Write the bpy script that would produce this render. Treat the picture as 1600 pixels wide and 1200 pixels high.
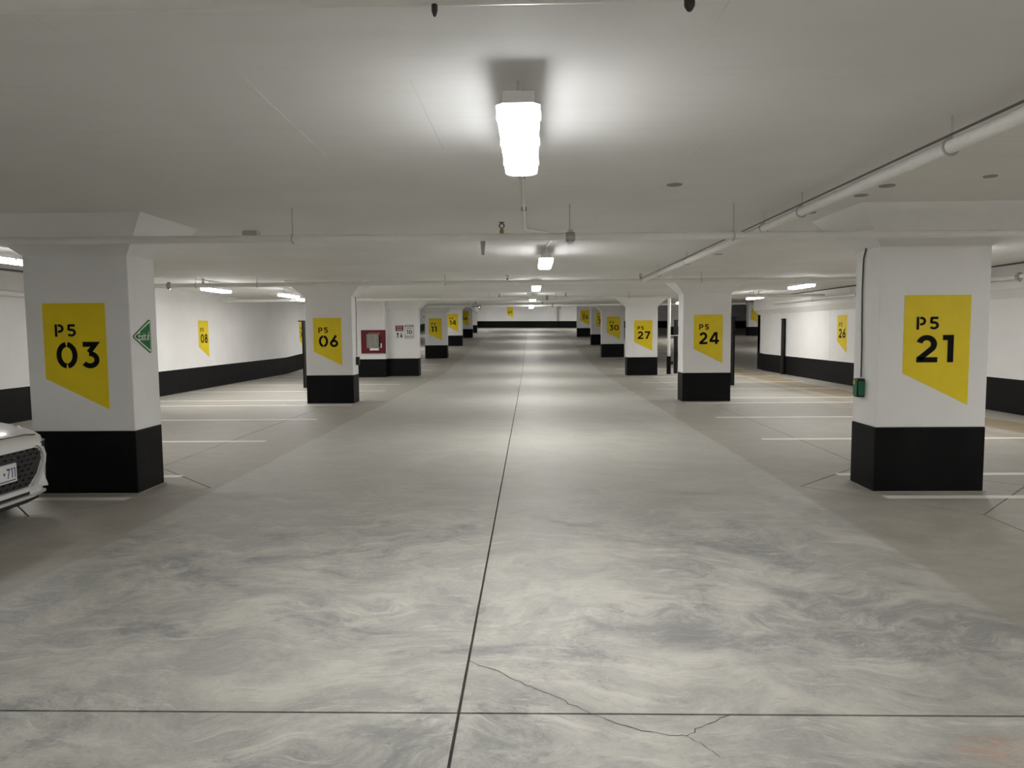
import bpy, bmesh, math, random
from mathutils import Vector, Matrix

scene = bpy.context.scene
for o in list(bpy.data.objects):
    bpy.data.objects.remove(o)
COL = scene.collection
random.seed(7)

# ------------------------------------------------------------------ camera
EYE = 1.6
F, PITCH, YAW, ROLL = 1110.0, 0.0757, 0.0262, -0.0084
cy, sy, cp, sp, cr, sr = math.cos(YAW), math.sin(YAW), math.cos(PITCH), math.sin(PITCH), math.cos(ROLL), math.sin(ROLL)
fwd = Vector((-sy * cp, cy * cp, -sp)); right = Vector((cy, sy, 0)); up = right.cross(fwd)
r2 = cr * right + sr * up; u2 = -sr * right + cr * up
cam_d = bpy.data.cameras.new('camera'); cam = bpy.data.objects.new('camera', cam_d); COL.objects.link(cam)
cam_d.sensor_width = 36; cam_d.sensor_fit = 'HORIZONTAL'; cam_d.lens = F / 1600 * 36
cam_d.clip_start = 0.05; cam_d.clip_end = 300
M3 = Matrix((r2, u2, -fwd)).transposed()
cam.matrix_world = Matrix.Translation((0, 0, EYE)) @ M3.to_4x4()
scene.camera = cam

# ------------------------------------------------------------------ world, exposure
w = bpy.data.worlds.new('world'); scene.world = w; w.use_nodes = True
w.node_tree.nodes['Background'].inputs[0].default_value = (0.02, 0.02, 0.02, 1)
w.node_tree.nodes['Background'].inputs[1].default_value = 1.0
vs = scene.view_settings
vs.view_transform = 'Standard'; vs.look = 'None'; vs.gamma = 1.0; vs.use_curve_mapping = False
vs.exposure = 1.36
scene.cycles.use_light_tree = False
LAMP = 34.0                                     # radiance of every lamp lens

# ------------------------------------------------------------------ dimensions (metres, camera over 0,0)
CEIL = 2.72
HB = 0.63                                       # height of the black painted base
XL, XR, CW, CD = -3.935, 3.335, 1.044, 0.50     # inner faces of the column rows, column width and depth
WL, WR = -9.35, 8.80                            # side walls
ROW = [6.915, 15.65, 24.61, 33.35, 42.1, 50.85, 59.6]
RAMP0, SLOPE = 27.0, 0.045
YB, YE = -12.0, 67.2
WEND = 27.8                                     # end of the right wall
XFAR = 24.0
def ramp(y): return max(0.0, (y - RAMP0) * SLOPE)
def ceil_z(y): return CEIL + max(0.0, (y - 32.0) * SLOPE)

# ------------------------------------------------------------------ material helpers
MATS = {}
class NT:
    def __init__(s, name):
        s.m = bpy.data.materials.new(name); s.m.use_nodes = True
        s.t = s.m.node_tree; s.b = s.t.nodes['Principled BSDF']; MATS[name] = s.m
    def n(s, typ, **kw):
        nd = s.t.nodes.new(typ)
        for k, v in kw.items():
            if k in ('ins',):
                for i, val in v.items(): s.put(nd.inputs[i], val)
            else: setattr(nd, k, v)
        return nd
    def put(s, sock, val):
        if isinstance(val, bpy.types.NodeSocket): s.t.links.new(val, sock)
        else: sock.default_value = val
    def math(s, op, a, b=0.0, c=None, clamp=False):
        nd = s.n('ShaderNodeMath', operation=op, use_clamp=clamp); s.put(nd.inputs[0], a); s.put(nd.inputs[1], b)
        if c is not None: s.put(nd.inputs[2], c)
        return nd.outputs[0]
    def mix(s, f, a, b, blend='MIX'):
        nd = s.n('ShaderNodeMix', data_type='RGBA', blend_type=blend)
        s.put(nd.inputs[0], f); s.put(nd.inputs[6], a); s.put(nd.inputs[7], b); return nd.outputs[2]
    def noise(s, vec, scale, detail=4, rough=.55, dist=0.0):
        nd = s.n('ShaderNodeTexNoise'); s.put(nd.inputs['Vector'], vec)
        nd.inputs['Scale'].default_value = scale; nd.inputs['Detail'].default_value = detail
        nd.inputs['Roughness'].default_value = rough; nd.inputs['Distortion'].default_value = dist
        return nd.outputs['Fac']
    def ramp(s, f, lo, hi, a=0.0, b=1.0):
        nd = s.n('ShaderNodeMapRange', interpolation_type='SMOOTHSTEP')
        s.put(nd.inputs[0], f); nd.inputs[1].default_value = lo; nd.inputs[2].default_value = hi
        nd.inputs[3].default_value = a; nd.inputs[4].default_value = b; return nd.outputs[0]
    def coord(s): return s.n('ShaderNodeTexCoord').outputs['Object']
    def mapping(s, vec, rot=(0, 0, 0), scale=(1, 1, 1), loc=(0, 0, 0)):
        nd = s.n('ShaderNodeMapping'); s.put(nd.inputs[0], vec)
        nd.inputs[1].default_value = loc; nd.inputs[2].default_value = rot; nd.inputs[3].default_value = scale
        return nd.outputs[0]
    def bump(s, h, strength=.2, dist=.01):
        nd = s.n('ShaderNodeBump'); nd.inputs['Strength'].default_value = strength; nd.inputs['Distance'].default_value = dist
        s.put(nd.inputs['Height'], h); s.t.links.new(nd.outputs[0], s.b.inputs['Normal'])
    def base(s, c, rough=.6, metal=0.0, spec=.5):
        s.put(s.b.inputs['Base Color'], c if isinstance(c, bpy.types.NodeSocket) else tuple(c) + (1,))
        s.put(s.b.inputs['Roughness'], rough); s.b.inputs['Metallic'].default_value = metal
        s.b.inputs['Specular IOR Level'].default_value = spec

def plain(name, c, rough=.5, metal=0.0, spec=.5, var=.06, scale=9.0, bump=0.0):
    t = NT(name); co = t.coord(); f = t.noise(co, scale, 2)
    dk = tuple(x * (1 - var) for x in c) + (1,); lt = tuple(min(1, x * (1 + var)) for x in c) + (1,)
    t.base(t.mix(f, dk, lt), rough, metal, spec)
    if bump: t.bump(t.noise(co, 90, 1), bump, .004)
    return t.m

def c4(*a): return tuple(a) + (1,)
# painted walls and columns
t = NT('white_wall_paint'); co = t.coord()
f1 = t.noise(co, .9, 3, .6); f2 = t.noise(t.mapping(co, scale=(6, 6, .5)), 1.2, 2)
c = t.mix(t.ramp(f1, .3, .75), c4(.82, .81, .80), c4(.87, .865, .855))
c = t.mix(t.math('MULTIPLY', t.ramp(f2, .62, .8), .15), c, c4(.70, .68, .65))
t.base(c, .62, 0, .3); t.bump(t.noise(co, 120, 1), .18, .003)

t = NT('ceiling_paint'); co = t.coord()
f1 = t.noise(co, .6, 3, .6); f2 = t.noise(t.mapping(co, scale=(.6, 7, 1)), 1.6, 3)
c = t.mix(t.ramp(f1, .3, .75), c4(.765, .755, .735), c4(.825, .82, .80))
c = t.mix(t.math('MULTIPLY', t.ramp(f2, .5, .8), .25), c, c4(.70, .68, .64))
br = t.n('ShaderNodeTexBrick'); t.put(br.inputs['Vector'], t.mapping(co, loc=(.53, .4, 0)))
br.inputs['Color1'].default_value = (1, 1, 1, 1); br.inputs['Color2'].default_value = (1, 1, 1, 1); br.inputs['Mortar'].default_value = (0, 0, 0, 1)
br.inputs['Scale'].default_value = 1.0; br.inputs['Mortar Size'].default_value = .0035; br.inputs['Brick Width'].default_value = 2.44; br.inputs['Row Height'].default_value = 1.22
jm = t.math('MULTIPLY', t.math('SUBTRACT', 1.0, br.outputs['Color']), t.ramp(f1, .45, .62))
c = t.mix(t.math('MULTIPLY', jm, .30), c, c4(.45, .43, .39))
t.base(c, .7, 0, .25)

t = NT('black_base_paint'); co = t.coord()
f = t.noise(t.mapping(co, scale=(1, 1, .4)), 2.2, 3, .65)
t.base(t.mix(t.ramp(f, .45, .8), c4(.0035, .0035, .004), c4(.008, .008, .0085)), .55, 0, .15)

plain('yellow_paint', (.83, .635, .004), .55, var=.08, scale=5, bump=.2)
plain('black_lettering', (.006, .005, .006), .6, spec=.12, var=.1)
plain('sign_red', (.16, .004, .008), .5, spec=.25, var=.05)
plain('cabinet_red', (.13, .0015, .007), .45, spec=.25, var=.08)
plain('sign_white', (.78, .78, .77), .45, var=.03)
plain('sign_green', (.003, .17, .022), .5, spec=.2, var=.15)
plain('stall_line_paint', (.72, .70, .64), .6, var=.12, scale=6)
plain('pipe_paint', (.84, .83, .80), .42, var=.05)
plain('galvanised_metal', (.42, .41, .39), .35, metal=.8, var=.12, scale=20)
plain('dark_metal', (.06, .055, .05), .4, metal=.6, var=.2)
plain('brass', (.35, .26, .12), .35, metal=.9, var=.1)
plain('conduit_grey', (.50, .49, .46), .45, var=.06)
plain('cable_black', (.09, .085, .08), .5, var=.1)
plain('guard_black', (.006, .006, .006), .5, var=.15)
plain('lamp_housing', (.78, .78, .77), .4, var=.02)
plain('ceiling_plug', (.30, .28, .25), .7, var=.15)
plain('dark_joint', (.035, .032, .028), .9, var=.2)
plain('crack_dark', (.06, .055, .048), .95, var=.3)
plain('detector_green', (.02, .16, .07), .35, var=.2)
plain('label_yellow', (.65, .48, .06), .4)
plain('hose_linen', (.72, .70, .64), .8, var=.12, scale=30)
plain('car_white', (.74, .74, .72), .18, var=.01)
plain('car_black', (.012, .012, .013), .35, var=.2, scale=30)
plain('car_gloss_black', (.01, .01, .011), .08)
plain('car_trim', (.62, .62, .61), .22, metal=.2, var=.03)
plain('tyre_rubber', (.018, .018, .018), .75, var=.15)
plain('rim_alloy', (.3, .3, .31), .3, metal=.9)
plain('plate_blue', (.02, .03, .14), .5)
t = NT('mirror_chrome'); t.base((.75, .76, .74), .06, 1.0)
t = NT('cabinet_glass'); t.base((.9, .93, .92), .05, 0, .5); t.b.inputs['Transmission Weight'].default_value = 1.0; t.b.inputs['IOR'].default_value = 1.2
t = NT('headlight_glass'); t.base((.12, .12, .13), .05, 0, .6)
t = NT('lamp_lens'); t.base((.9, .9, .9), .3)
t.b.inputs['Emission Color'].default_value = (1.0, .985, .955, 1); t.b.inputs['Emission Strength'].default_value = LAMP
t = NT('lamp_lens_side'); t.base((.9, .9, .9), .3)
t.b.inputs['Emission Color'].default_value = (.97, .98, 1.0, 1); t.b.inputs['Emission Strength'].default_value = LAMP * .27
t = NT('sensor_led'); t.base((.5, .55, .55), .3)

# concrete floor: bright hand-trowelled aisle, smoother tan-grey stalls; one material keyed on place
t = NT('floor_concrete'); co = t.coord()
sepx = t.n('ShaderNodeSeparateXYZ'); t.put(sepx.inputs[0], co); X, Y = sepx.outputs[0], sepx.outputs[1]
wob = t.math('MULTIPLY', t.math('SUBTRACT', t.noise(co, 1.1, 2), .5), .10)
xw = t.math('ADD', X, wob)
aisle = t.math('MULTIPLY', t.ramp(xw, -3.27, -3.20), t.ramp(xw, 2.58, 2.65, 1.0, 0.0))
big = t.noise(co, .38, 2, .55, .3); fine = t.noise(co, 11, 5, .75); grit = t.noise(co, 48, 3, .7)
near = t.ramp(Y, 4.6, 8.5, 1.0, .10)
wn = t.n('ShaderNodeTexNoise'); t.put(wn.inputs['Vector'], co); wn.inputs['Scale'].default_value = .8; wn.inputs['Detail'].default_value = 3
wa = t.n('ShaderNodeVectorMath', operation='MULTIPLY_ADD'); t.put(wa.inputs[0], wn.outputs['Color']); wa.inputs[1].default_value = (1.1, 1.1, 0); t.put(wa.inputs[2], co)
warp = wa.outputs[0]                                         # swirled coordinates: the trowel's path
mid = t.noise(t.mapping(warp, rot=(0, 0, .4), scale=(1, 1.3, 1)), 1.9, 11, .74)
mf = t.math('ADD', .62, t.math('MULTIPLY', t.math('SUBTRACT', t.ramp(mid, .36, .66), .62), t.math('MAXIMUM', near, .45)))
ca = t.mix(mf, c4(.300, .297, .278), c4(.505, .494, .445))
ca = t.mix(t.math('MULTIPLY', t.ramp(big, .35, .7), .25), ca, c4(.48, .475, .44))
smd = t.noise(t.mapping(warp, rot=(0, 0, -.3), scale=(1, 1.35, 1), loc=(3.1, 2.3, 0)), .75, 12, .76)
smudge = t.math('MULTIPLY', t.ramp(smd, .51, .63), near)
ca = t.mix(t.math('MULTIPLY', smudge, .58), ca, c4(.155, .157, .168))
lgt = t.noise(t.mapping(warp, rot=(0, 0, .3), scale=(1, 4.5, 1), loc=(9, 4, 0)), 1.5, 11, .76)
ca = t.mix(t.math('MULTIPLY', t.math('MULTIPLY', t.ramp(lgt, .52, .66), near), .55), ca, c4(.62, .605, .555))
scr = t.noise(t.mapping(warp, rot=(0, 0, .22), scale=(1.6, 15, 1)), 2.4, 9, .78)
ca = t.mix(t.math('MULTIPLY', t.math('MULTIPLY', t.ramp(scr, .55, .68), near), .50), ca, c4(.17, .17, .175))
scr2 = t.noise(t.mapping(warp, rot=(0, 0, -.45), scale=(1.6, 17, 1), loc=(5, 2, 0)), 2.6, 9, .78)
ca = t.mix(t.math('MULTIPLY', t.math('MULTIPLY', t.ramp(scr2, .55, .68), near), .50), ca, c4(.68, .66, .62))
ca = t.mix(t.math('MULTIPLY', t.ramp(t.noise(t.mapping(co, loc=(2, 7, 0)), 1.7, 4), .6, .75), .12), ca, c4(.42, .31, .36))
pit = t.math('MULTIPLY', t.ramp(t.noise(co, 24, 6, .85), .57, .64), t.math('MULTIPLY', t.ramp(smd, .45, .58), near))
ca = t.mix(t.math('MULTIPLY', pit, .6), ca, c4(.12, .12, .125))
flk = t.math('MULTIPLY', t.ramp(t.noise(t.mapping(co, loc=(7, 3, 0)), 30, 5, .85), .60, .66), near)
ca = t.mix(t.math('MULTIPLY', flk, .45), ca, c4(.70, .69, .65))
cs = t.mix(t.ramp(mid, .36, .66), c4(.300, .282, .248), c4(.385, .362, .318))
cs = t.mix(t.math('MULTIPLY', t.ramp(scr, .56, .75), .25), cs, c4(.24, .215, .185))
# tan stain along the right-hand wall
xs = t.math('ADD', X, t.math('MULTIPLY', t.math('SUBTRACT', t.noise(co, .35, 3), .5), .9))
st = t.math('MULTIPLY', t.ramp(xs, 7.15, 7.25), t.ramp(xs, 8.0, 8.06, 1.0, 0.0))
st2 = t.math('MULTIPLY', t.ramp(xs, 6.5, 6.7), t.ramp(xs, 6.9, 7.0, 1.0, 0.0))
cs = t.mix(t.math('MULTIPLY', t.math('MAXIMUM', st, t.math('MULTIPLY', st2, .5)), .75), cs, c4(.25, .18, .085))
c = t.mix(aisle, cs, ca)
c = t.mix(t.math('MULTIPLY', t.math('SUBTRACT', fine, .5), .9, clamp=True), c, c4(.2, .2, .2))
c = t.mix(t.math('MULTIPLY', t.ramp(grit, .55, .75), .12), c, c4(.62, .6, .55))
spk = t.ramp(t.noise(co, 5.5, 2), .80, .82)
c = t.mix(t.math('MULTIPLY', spk, .5), c, c4(.1, .095, .09))
# orange spray mark close to the camera on the right
dxy = t.n('ShaderNodeVectorMath', operation='DISTANCE'); t.put(dxy.inputs[0], t.mapping(co, scale=(1, 2.2, 0))); dxy.inputs[1].default_value = (1.80, 2.62 * 2.2, 0)
orm = t.math('MULTIPLY', t.ramp(dxy.outputs['Value'], .10, .30, 1.0, 0.0), t.ramp(scr2, .45, .6))
c = t.mix(t.math('MULTIPLY', orm, .55), c, c4(.55, .25, .13))
rr = t.ramp(mid, .3, .7, .48, .66)
t.base(c, rr, 0, .35)
t.bump(t.math('ADD', grit, fine), .3, .005)

# ------------------------------------------------------------------ mesh helpers
class MB:
    def __init__(s): s.v = []; s.f = []
    def add(s, vs_, fs):
        o = len(s.v); s.v += [tuple(p) for p in vs_]; s.f += [tuple(i + o for i in f) for f in fs]; return s
    def box(s, x0, x1, y0, y1, z0, z1):
        return s.add([(x0, y0, z0), (x1, y0, z0), (x1, y1, z0), (x0, y1, z0), (x0, y0, z1), (x1, y0, z1), (x1, y1, z1), (x0, y1, z1)],
                     [(3, 2, 1, 0), (4, 5, 6, 7), (0, 1, 5, 4), (1, 2, 6, 5), (2, 3, 7, 6), (3, 0, 4, 7)])
    def prism(s, poly, a, b, axis='y'):
        n = len(poly)
        def P(p, d):
            return {'y': (p[0], d, p[1]), 'x': (d, p[0], p[1]), 'z': (p[0], p[1], d)}[axis]
        vs_ = [P(p, a) for p in poly] + [P(p, b) for p in poly]
        return s.add(vs_, [tuple(range(n)), tuple(range(2 * n - 1, n - 1, -1))] + [(i, i + n, (i + 1) % n + n, (i + 1) % n) for i in range(n)])
    def loft(s, rings, cap=True):
        n = len(rings[0]); o = len(s.v); s.v += [tuple(p) for r in rings for p in r]
        for k in range(len(rings) - 1):
            for i in range(n):
                j = (i + 1) % n; s.f.append((o + k * n + i, o + k * n + j, o + (k + 1) * n + j, o + (k + 1) * n + i))
        if cap:
            s.f.append(tuple(o + i for i in reversed(range(n)))); e = o + (len(rings) - 1) * n
            s.f.append(tuple(e + i for i in range(n)))
        return s
    def tube(s, pts, r, n=12, cap=True):
        pts = [Vector(p) for p in pts]; rs = r if isinstance(r, (list, tuple)) else [r] * len(pts)
        rings = []; a = None
        for k, p in enumerate(pts):
            if k == 0: d = pts[1] - p
            elif k == len(pts) - 1: d = p - pts[k - 1]
            else: d = (p - pts[k - 1]).normalized() + (pts[k + 1] - p).normalized()
            d.normalize()
            if a is None: a = d.orthogonal().normalized()
            else: a = (a - d * a.dot(d)).normalized()
            b = d.cross(a); sc = 1.0
            if 0 < k < len(pts) - 1: sc = 1 / max(.5, d.dot((p - pts[k - 1]).normalized()))
            rings.append([p + (a * math.cos(2 * math.pi * i / n) + b * math.sin(2 * math.pi * i / n)) * rs[k] * sc for i in range(n)])
        return s.loft(rings, cap)
    def lathe(s, prof, c=(0, 0, 0), n=20, axis='z'):
        rings = []
        for r, h in prof:
            ring = []
            for i in range(n):
                a = 2 * math.pi * i / n; p = (r * math.cos(a), r * math.sin(a), h)
                if axis == 'y': p = (p[0], p[2], p[1])
                if axis == 'x': p = (p[2], p[0], p[1])
                ring.append((p[0] + c[0], p[1] + c[1], p[2] + c[2]))
            rings.append(ring)
        return s.loft(rings)
    def build(s, name, mat, parent=None, smooth=False, bevel=0.0):
        me = bpy.data.meshes.new(name); me.from_pydata(s.v, [], s.f)
        bm = bmesh.new(); bm.from_mesh(me)
        if bevel:
            bmesh.ops.remove_doubles(bm, verts=bm.verts, dist=1e-5)
            es = [e for e in bm.edges if len(e.link_faces) == 2 and e.calc_face_angle(0) > .6]
            bmesh.ops.bevel(bm, geom=es, offset=bevel, segments=2, profile=.6, affect='EDGES')
        bmesh.ops.recalc_face_normals(bm, faces=bm.faces); bm.to_mesh(me); bm.free()
        me.materials.append(MATS[mat])
        if smooth:
            me.polygons.foreach_set('use_smooth', [True] * len(me.polygons))
            me.set_sharp_from_angle(angle=math.radians(38))
        o = bpy.data.objects.new(name, me); COL.objects.link(o)
        if parent is not None:
            o.parent = parent; o.matrix_parent_inverse = Matrix.Translation(-Vector(parent.location)) if parent.type == 'EMPTY' else Matrix()
        return o
def tag(o, label=None, cat=None, group=None, kind=None):
    if label: o['label'] = label
    if cat: o['category'] = cat
    if group: o['group'] = group
    if kind: o['kind'] = kind
    return o
def empty(name, loc, label=None, cat=None, group=None):
    e = bpy.data.objects.new(name, None); COL.objects.link(e); e.location = loc; e.empty_display_size = .2
    return tag(e, label, cat, group)

# ------------------------------------------------------------------ lettering (drawn strokes, stencil-like)
def arc(cx, cy_, rx, ry, a0, a1, n=18):
    return [(cx + rx * math.cos(math.radians(a0 + (a1 - a0) * i / n)), cy_ + ry * math.sin(math.radians(a0 + (a1 - a0) * i / n))) for i in range(n + 1)]
GLY = {
 '0': (.80, [arc(.40, .5, .30, .405, 95, 265), arc(.40, .5, .30, .405, 275, 445)]),
 '1': (.36, [[(.0, .905), (.16, .905)], [(.25, 0), (.25, 1.0)]]),
 '2': (.70, [arc(.33, .66, .23, .245, 165, -38, 16) + [(.10, .12)], [(.02, .095), (.68, .095)]]),
 '3': (.70, [[(.08, .905), (.55, .905), (.30, .60)], arc(.33, .325, .26, .23, 96, -148, 20)]),
 '4': (.82, [[(.50, .98), (.10, .30)], [(.03, .27), (.80, .27)], [(.58, 0), (.58, 1.0)]]),
 '5': (.70, [[(.12, .905), (.62, .905)], [(.17, .95), (.14, .50)], arc(.33, .325, .255, .23, 132, -148, 20)]),
 '6': (.74, [arc(.37, .31, .26, .215, 0, 360, 26), [(.55, .98), (.34, .66), (.13, .36)]]),
 '7': (.68, [[(.02, .905), (.66, .905)], [(.58, .90), (.22, 0)]]),
 '8': (.70, [arc(.35, .72, .20, .185, 0, 360, 22), arc(.35, .29, .25, .195, 0, 360, 24)]),
 'P': (.68, [[(.10, 0), (.10, 1.0)], [(.25, .905), (.36, .905)] + arc(.36, .66, .22, .245, 90, -90, 14)[1:] + [(.25, .415)]]),
}
def ribbon(path, hw):
    vs_, fs = [], []
    n = len(path); closed = (abs(path[0][0] - path[-1][0]) + abs(path[0][1] - path[-1][1])) < 1e-6
    for k, p in enumerate(path):
        a = path[k - 1] if k else (path[-2] if closed else None); b = path[k + 1] if k < n - 1 else (path[1] if closed else None)
        d1 = Vector((p[0] - a[0], p[1] - a[1])).normalized() if a else None
        d2 = Vector((b[0] - p[0], b[1] - p[1])).normalized() if b else None
        d = (d1 + d2).normalized() if (d1 and d2) else (d1 or d2)
        sc = 1 / max(.45, d.dot(d1)) if (d1 and d2) else 1
        nrm = Vector((-d.y, d.x)) * hw * sc
        vs_ += [(p[0] + nrm.x, p[1] + nrm.y), (p[0] - nrm.x, p[1] - nrm.y)]
        if k: fs.append((2 * k - 2, 2 * k - 1, 2 * k + 1, 2 * k))
    return vs_, fs
def stroke_text(text, x, y, h, hw=.095, gap=.14, squeeze=1.0, total=None):
    wid = sum(GLY[c][0] for c in text) + gap * (len(text) - 1)
    if total: squeeze = total / (wid * h)
    vs_, fs = [], []; cx_ = 0
    for c in text:
        for path in GLY[c][1]:
            v, f = ribbon(path, hw); o = len(vs_)
            vs_ += [(x + (cx_ + px) * h * squeeze, y + py * h) for px, py in v]; fs += [tuple(i + o for i in q) for q in f]
        cx_ += GLY[c][0] + gap
    return vs_, fs
_fc = {}
def font_text(text, w_, h_):
    """built-in sans lettering as 2-D triangles scaled into w_ x h_ (origin lower left)"""
    cu = bpy.data.curves.new('t', 'FONT'); cu.body = text; cu.resolution_u = 3; cu.offset = .006
    ob = bpy.data.objects.new('t', cu); COL.objects.link(ob)
    dg = bpy.context.evaluated_depsgraph_get(); me = ob.evaluated_get(dg).to_mesh()
    vs_ = [(v.co.x, v.co.y) for v in me.vertices]; fs = [tuple(p.vertices) for p in me.polygons]
    ob.evaluated_get(dg).to_mesh_clear(); bpy.data.objects.remove(ob); bpy.data.curves.remove(cu)
    x0 = min(v[0] for v in vs_); x1 = max(v[0] for v in vs_); y0 = min(v[1] for v in vs_); y1 = max(v[1] for v in vs_)
    return [((v[0] - x0) / (x1 - x0) * w_, (v[1] - y0) / (y1 - y0) * h_) for v in vs_], fs

class Face:
    """maps 2-D sign coordinates (u to the reader's right, v up) onto a vertical surface"""
    def __init__(s, origin, udir, ndir): s.o = Vector(origin); s.u = Vector(udir).normalized(); s.n = Vector(ndir).normalized()
    def p(s, u, v, d=0.0): return tuple(s.o + s.u * u + Vector((0, 0, v)) + s.n * d)
    def slab(s, poly, d0, d1, name, mat, parent=None):
        mb = MB(); n = len(poly)
        mb.add([s.p(*q, d0) for q in poly] + [s.p(*q, d1) for q in poly], [tuple(range(n)), tuple(range(n, 2 * n))] + [(i, (i + 1) % n, (i + 1) % n + n, i + n) for i in range(n)])
        return mb.build(name, mat, parent)
    def flat(s, vf, du, dv, d, name, mat, parent=None):
        vs_, fs = vf; mb = MB(); mb.add([s.p(a + du, b + dv, d) for a, b in vs_], fs); return mb.build(name, mat, parent)

def bay_sign(face, u0, z0, number, parent, width=.625, prefix='P5'):
    """yellow painted panel with slanted foot; z0 is the floor level there"""
    pan = face.slab([(u0, z0 + 1.90), (u0 + width, z0 + 1.90), (u0 + width, z0 + .847), (u0, z0 + 1.155)], .0005, .004, 'number_panel', 'yellow_paint', parent)
    if prefix: face.flat(stroke_text(prefix, u0 + .115, z0 + 1.572, .122, gap=.22, total=.215), 0, 0, .006, 'level_lettering', 'black_lettering', pan)
    if number:
        tw = {'11': .26, '21': .36, '14': .40, '10': .40, '61': .38, '16': .38}.get(number, .435)
        face.flat(stroke_text(number, u0 + .118, z0 + 1.258, .262, gap=.13, total=tw), 0, 0, .006, 'number_lettering', 'black_lettering', pan)
    return pan

# ------------------------------------------------------------------ floor: slabs with saw-cut joints
fl = MB()
ys = [YB, RAMP0, YE + 1]
for a, b in zip(ys, ys[1:]):
    fl.add([(WL - .3, a, ramp(a) - .03), (XFAR + .3, a, ramp(a) - .03), (XFAR + .3, b, ramp(b) - .03), (WL - .3, b, ramp(b) - .03),
            (WL - .3, a, ramp(a) - .2), (XFAR + .3, a, ramp(a) - .2), (XFAR + .3, b, ramp(b) - .2), (WL - .3, b, ramp(b) - .2)],
           [(0, 1, 2, 3), (7, 6, 5, 4), (0, 4, 5, 1), (1, 5, 6, 2), (2, 6, 7, 3), (3, 7, 4, 0)])
floor = tag(fl.build('floor', 'dark_joint'), 'grey concrete parking floor with saw-cut joints', None, None, 'structure')
G = .0065                                                      # half joint width
def slab(poly, name='floor_slab'):
    mb = MB(); n = len(poly)
    mb.add([(x, y, ramp(y)) for x, y in poly] + [(x, y, ramp(y) - .06) for x, y in poly],
           [tuple(range(n)), tuple(range(2 * n - 1, n - 1, -1))] + [(i, i + n, (i + 1) % n + n, (i + 1) % n) for i in range(n)])
    return mb.build(name, 'floor_concrete', floor)
JL, JC, JR = -4.43, -.31, 3.845
DIA = 1.12
cyc = [r + .245 for r in ROW[:3]]
def strip(x0, x1, y0, y1, left_d, right_d):
    """rectangle with triangular notches where column diamonds sit on its left / right joint"""
    p = [(x0 + G, y0 + G), (x1 - G, y0 + G)]
    if right_d:
        for c_ in cyc:
            if y0 < c_ < y1: p += [(x1 - G, c_ - DIA), (x1 - DIA - G, c_), (x1 - G, c_ + DIA)]
    p += [(x1 - G, y1 - G), (x0 + G, y1 - G)]
    if left_d:
        for c_ in reversed(cyc):
            if y0 < c_ < y1: p += [(x0 + G, c_ + DIA), (x0 + DIA + G, c_), (x0 + G, c_ - DIA)]
    slab(p)
for a, b in ((YB, 2.86), (2.86, RAMP0)):
    strip(WL - .3, JL, a, b, False, a > 0); strip(JL, JC, a, b, a > 0, False); strip(JC, JR, a, b, False, a > 0); strip(JR, WR + .3, a, b, a > 0, False)
for c_ in cyc:
    for xj in (JL, JR):
        d = DIA - 2 * G
        slab([(xj - d, c_), (xj, c_ - d), (xj + d, c_), (xj, c_ + d)])
for a, b in ((RAMP0, 38.0), (38.0, 51.0), (51.0, YE + 1)):
    slab([(WL - .3, a + G), (JC - G, a + G), (JC - G, b - G), (WL - .3, b - G)]); slab([(JC + G, a + G), (XFAR + .3, a + G), (XFAR + .3, b - G), (JC + G, b - G)])
# cracks
def crack(pts, w0):
    mb = MB(); rnd = random.Random(len(pts)); q = []
    for (a, b) in zip(pts, pts[1:]):
        for k in range(5):
            f_ = k / 5; q.append((a[0] + (b[0] - a[0]) * f_ + rnd.uniform(-.008, .008), a[1] + (b[1] - a[1]) * f_ + rnd.uniform(-.008, .008)))
    q.append(pts[-1]); vs_, fs = [], []
    for k, p in enumerate(q):
        a = q[max(0, k - 1)]; b = q[min(len(q) - 1, k + 1)]; d = Vector((b[0] - a[0], b[1] - a[1])).normalized(); hw = w0 * rnd.uniform(.5, 1.2)
        vs_ += [(p[0] - d.y * hw, p[1] + d.x * hw, .0012), (p[0] + d.y * hw, p[1] - d.x * hw, .0012)]
        if k: fs.append((2 * k - 2, 2 * k - 1, 2 * k + 1, 2 * k))
    mb.add(vs_, fs).build('crack', 'crack_dark', floor)
crack([(-.3, 3.32), (-.16, 3.23), (-.03, 3.10), (.11, 2.99), (.23, 2.87), (.38, 2.76), (.52, 2.71), (.61, 2.70)], .0022)
crack([(.61, 2.70), (.69, 2.78), (.82, 2.855)], .0020)
crack([(.61, 2.70), (.64, 2.66), (.70, 2.56)], .0012)
crack([(-1.65, 4.75), (-1.5, 4.62), (-1.42, 4.66), (-1.2, 4.5)], .0012)
# painted stall lines
def line(x0, x1, y, slant=0.0):
    hw = .062; mb = MB(); zz = .0025
    mb.add([(x0 - slant, y - hw, ramp(y - hw) + zz), (x1, y - hw, ramp(y - hw) + zz), (x1, y + hw, ramp(y + hw) + zz), (x0 + slant, y + hw, ramp(y + hw) + zz)], [(0, 1, 2, 3)])
    mb.build('stall_line', 'stall_line_paint', floor)
for y in (1.65, 4.15, 6.68, 7.74, 10.25, 12.80, 15.30, 16.43, 18.92, 21.25, 23.9, 25.25, 27.9, 30.4, 32.9, 34.2, 36.8, 39.3):
    line(-9.2, -3.90, y); line(3.33, 8.1 if y < 27 else 8.3, y)

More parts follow.
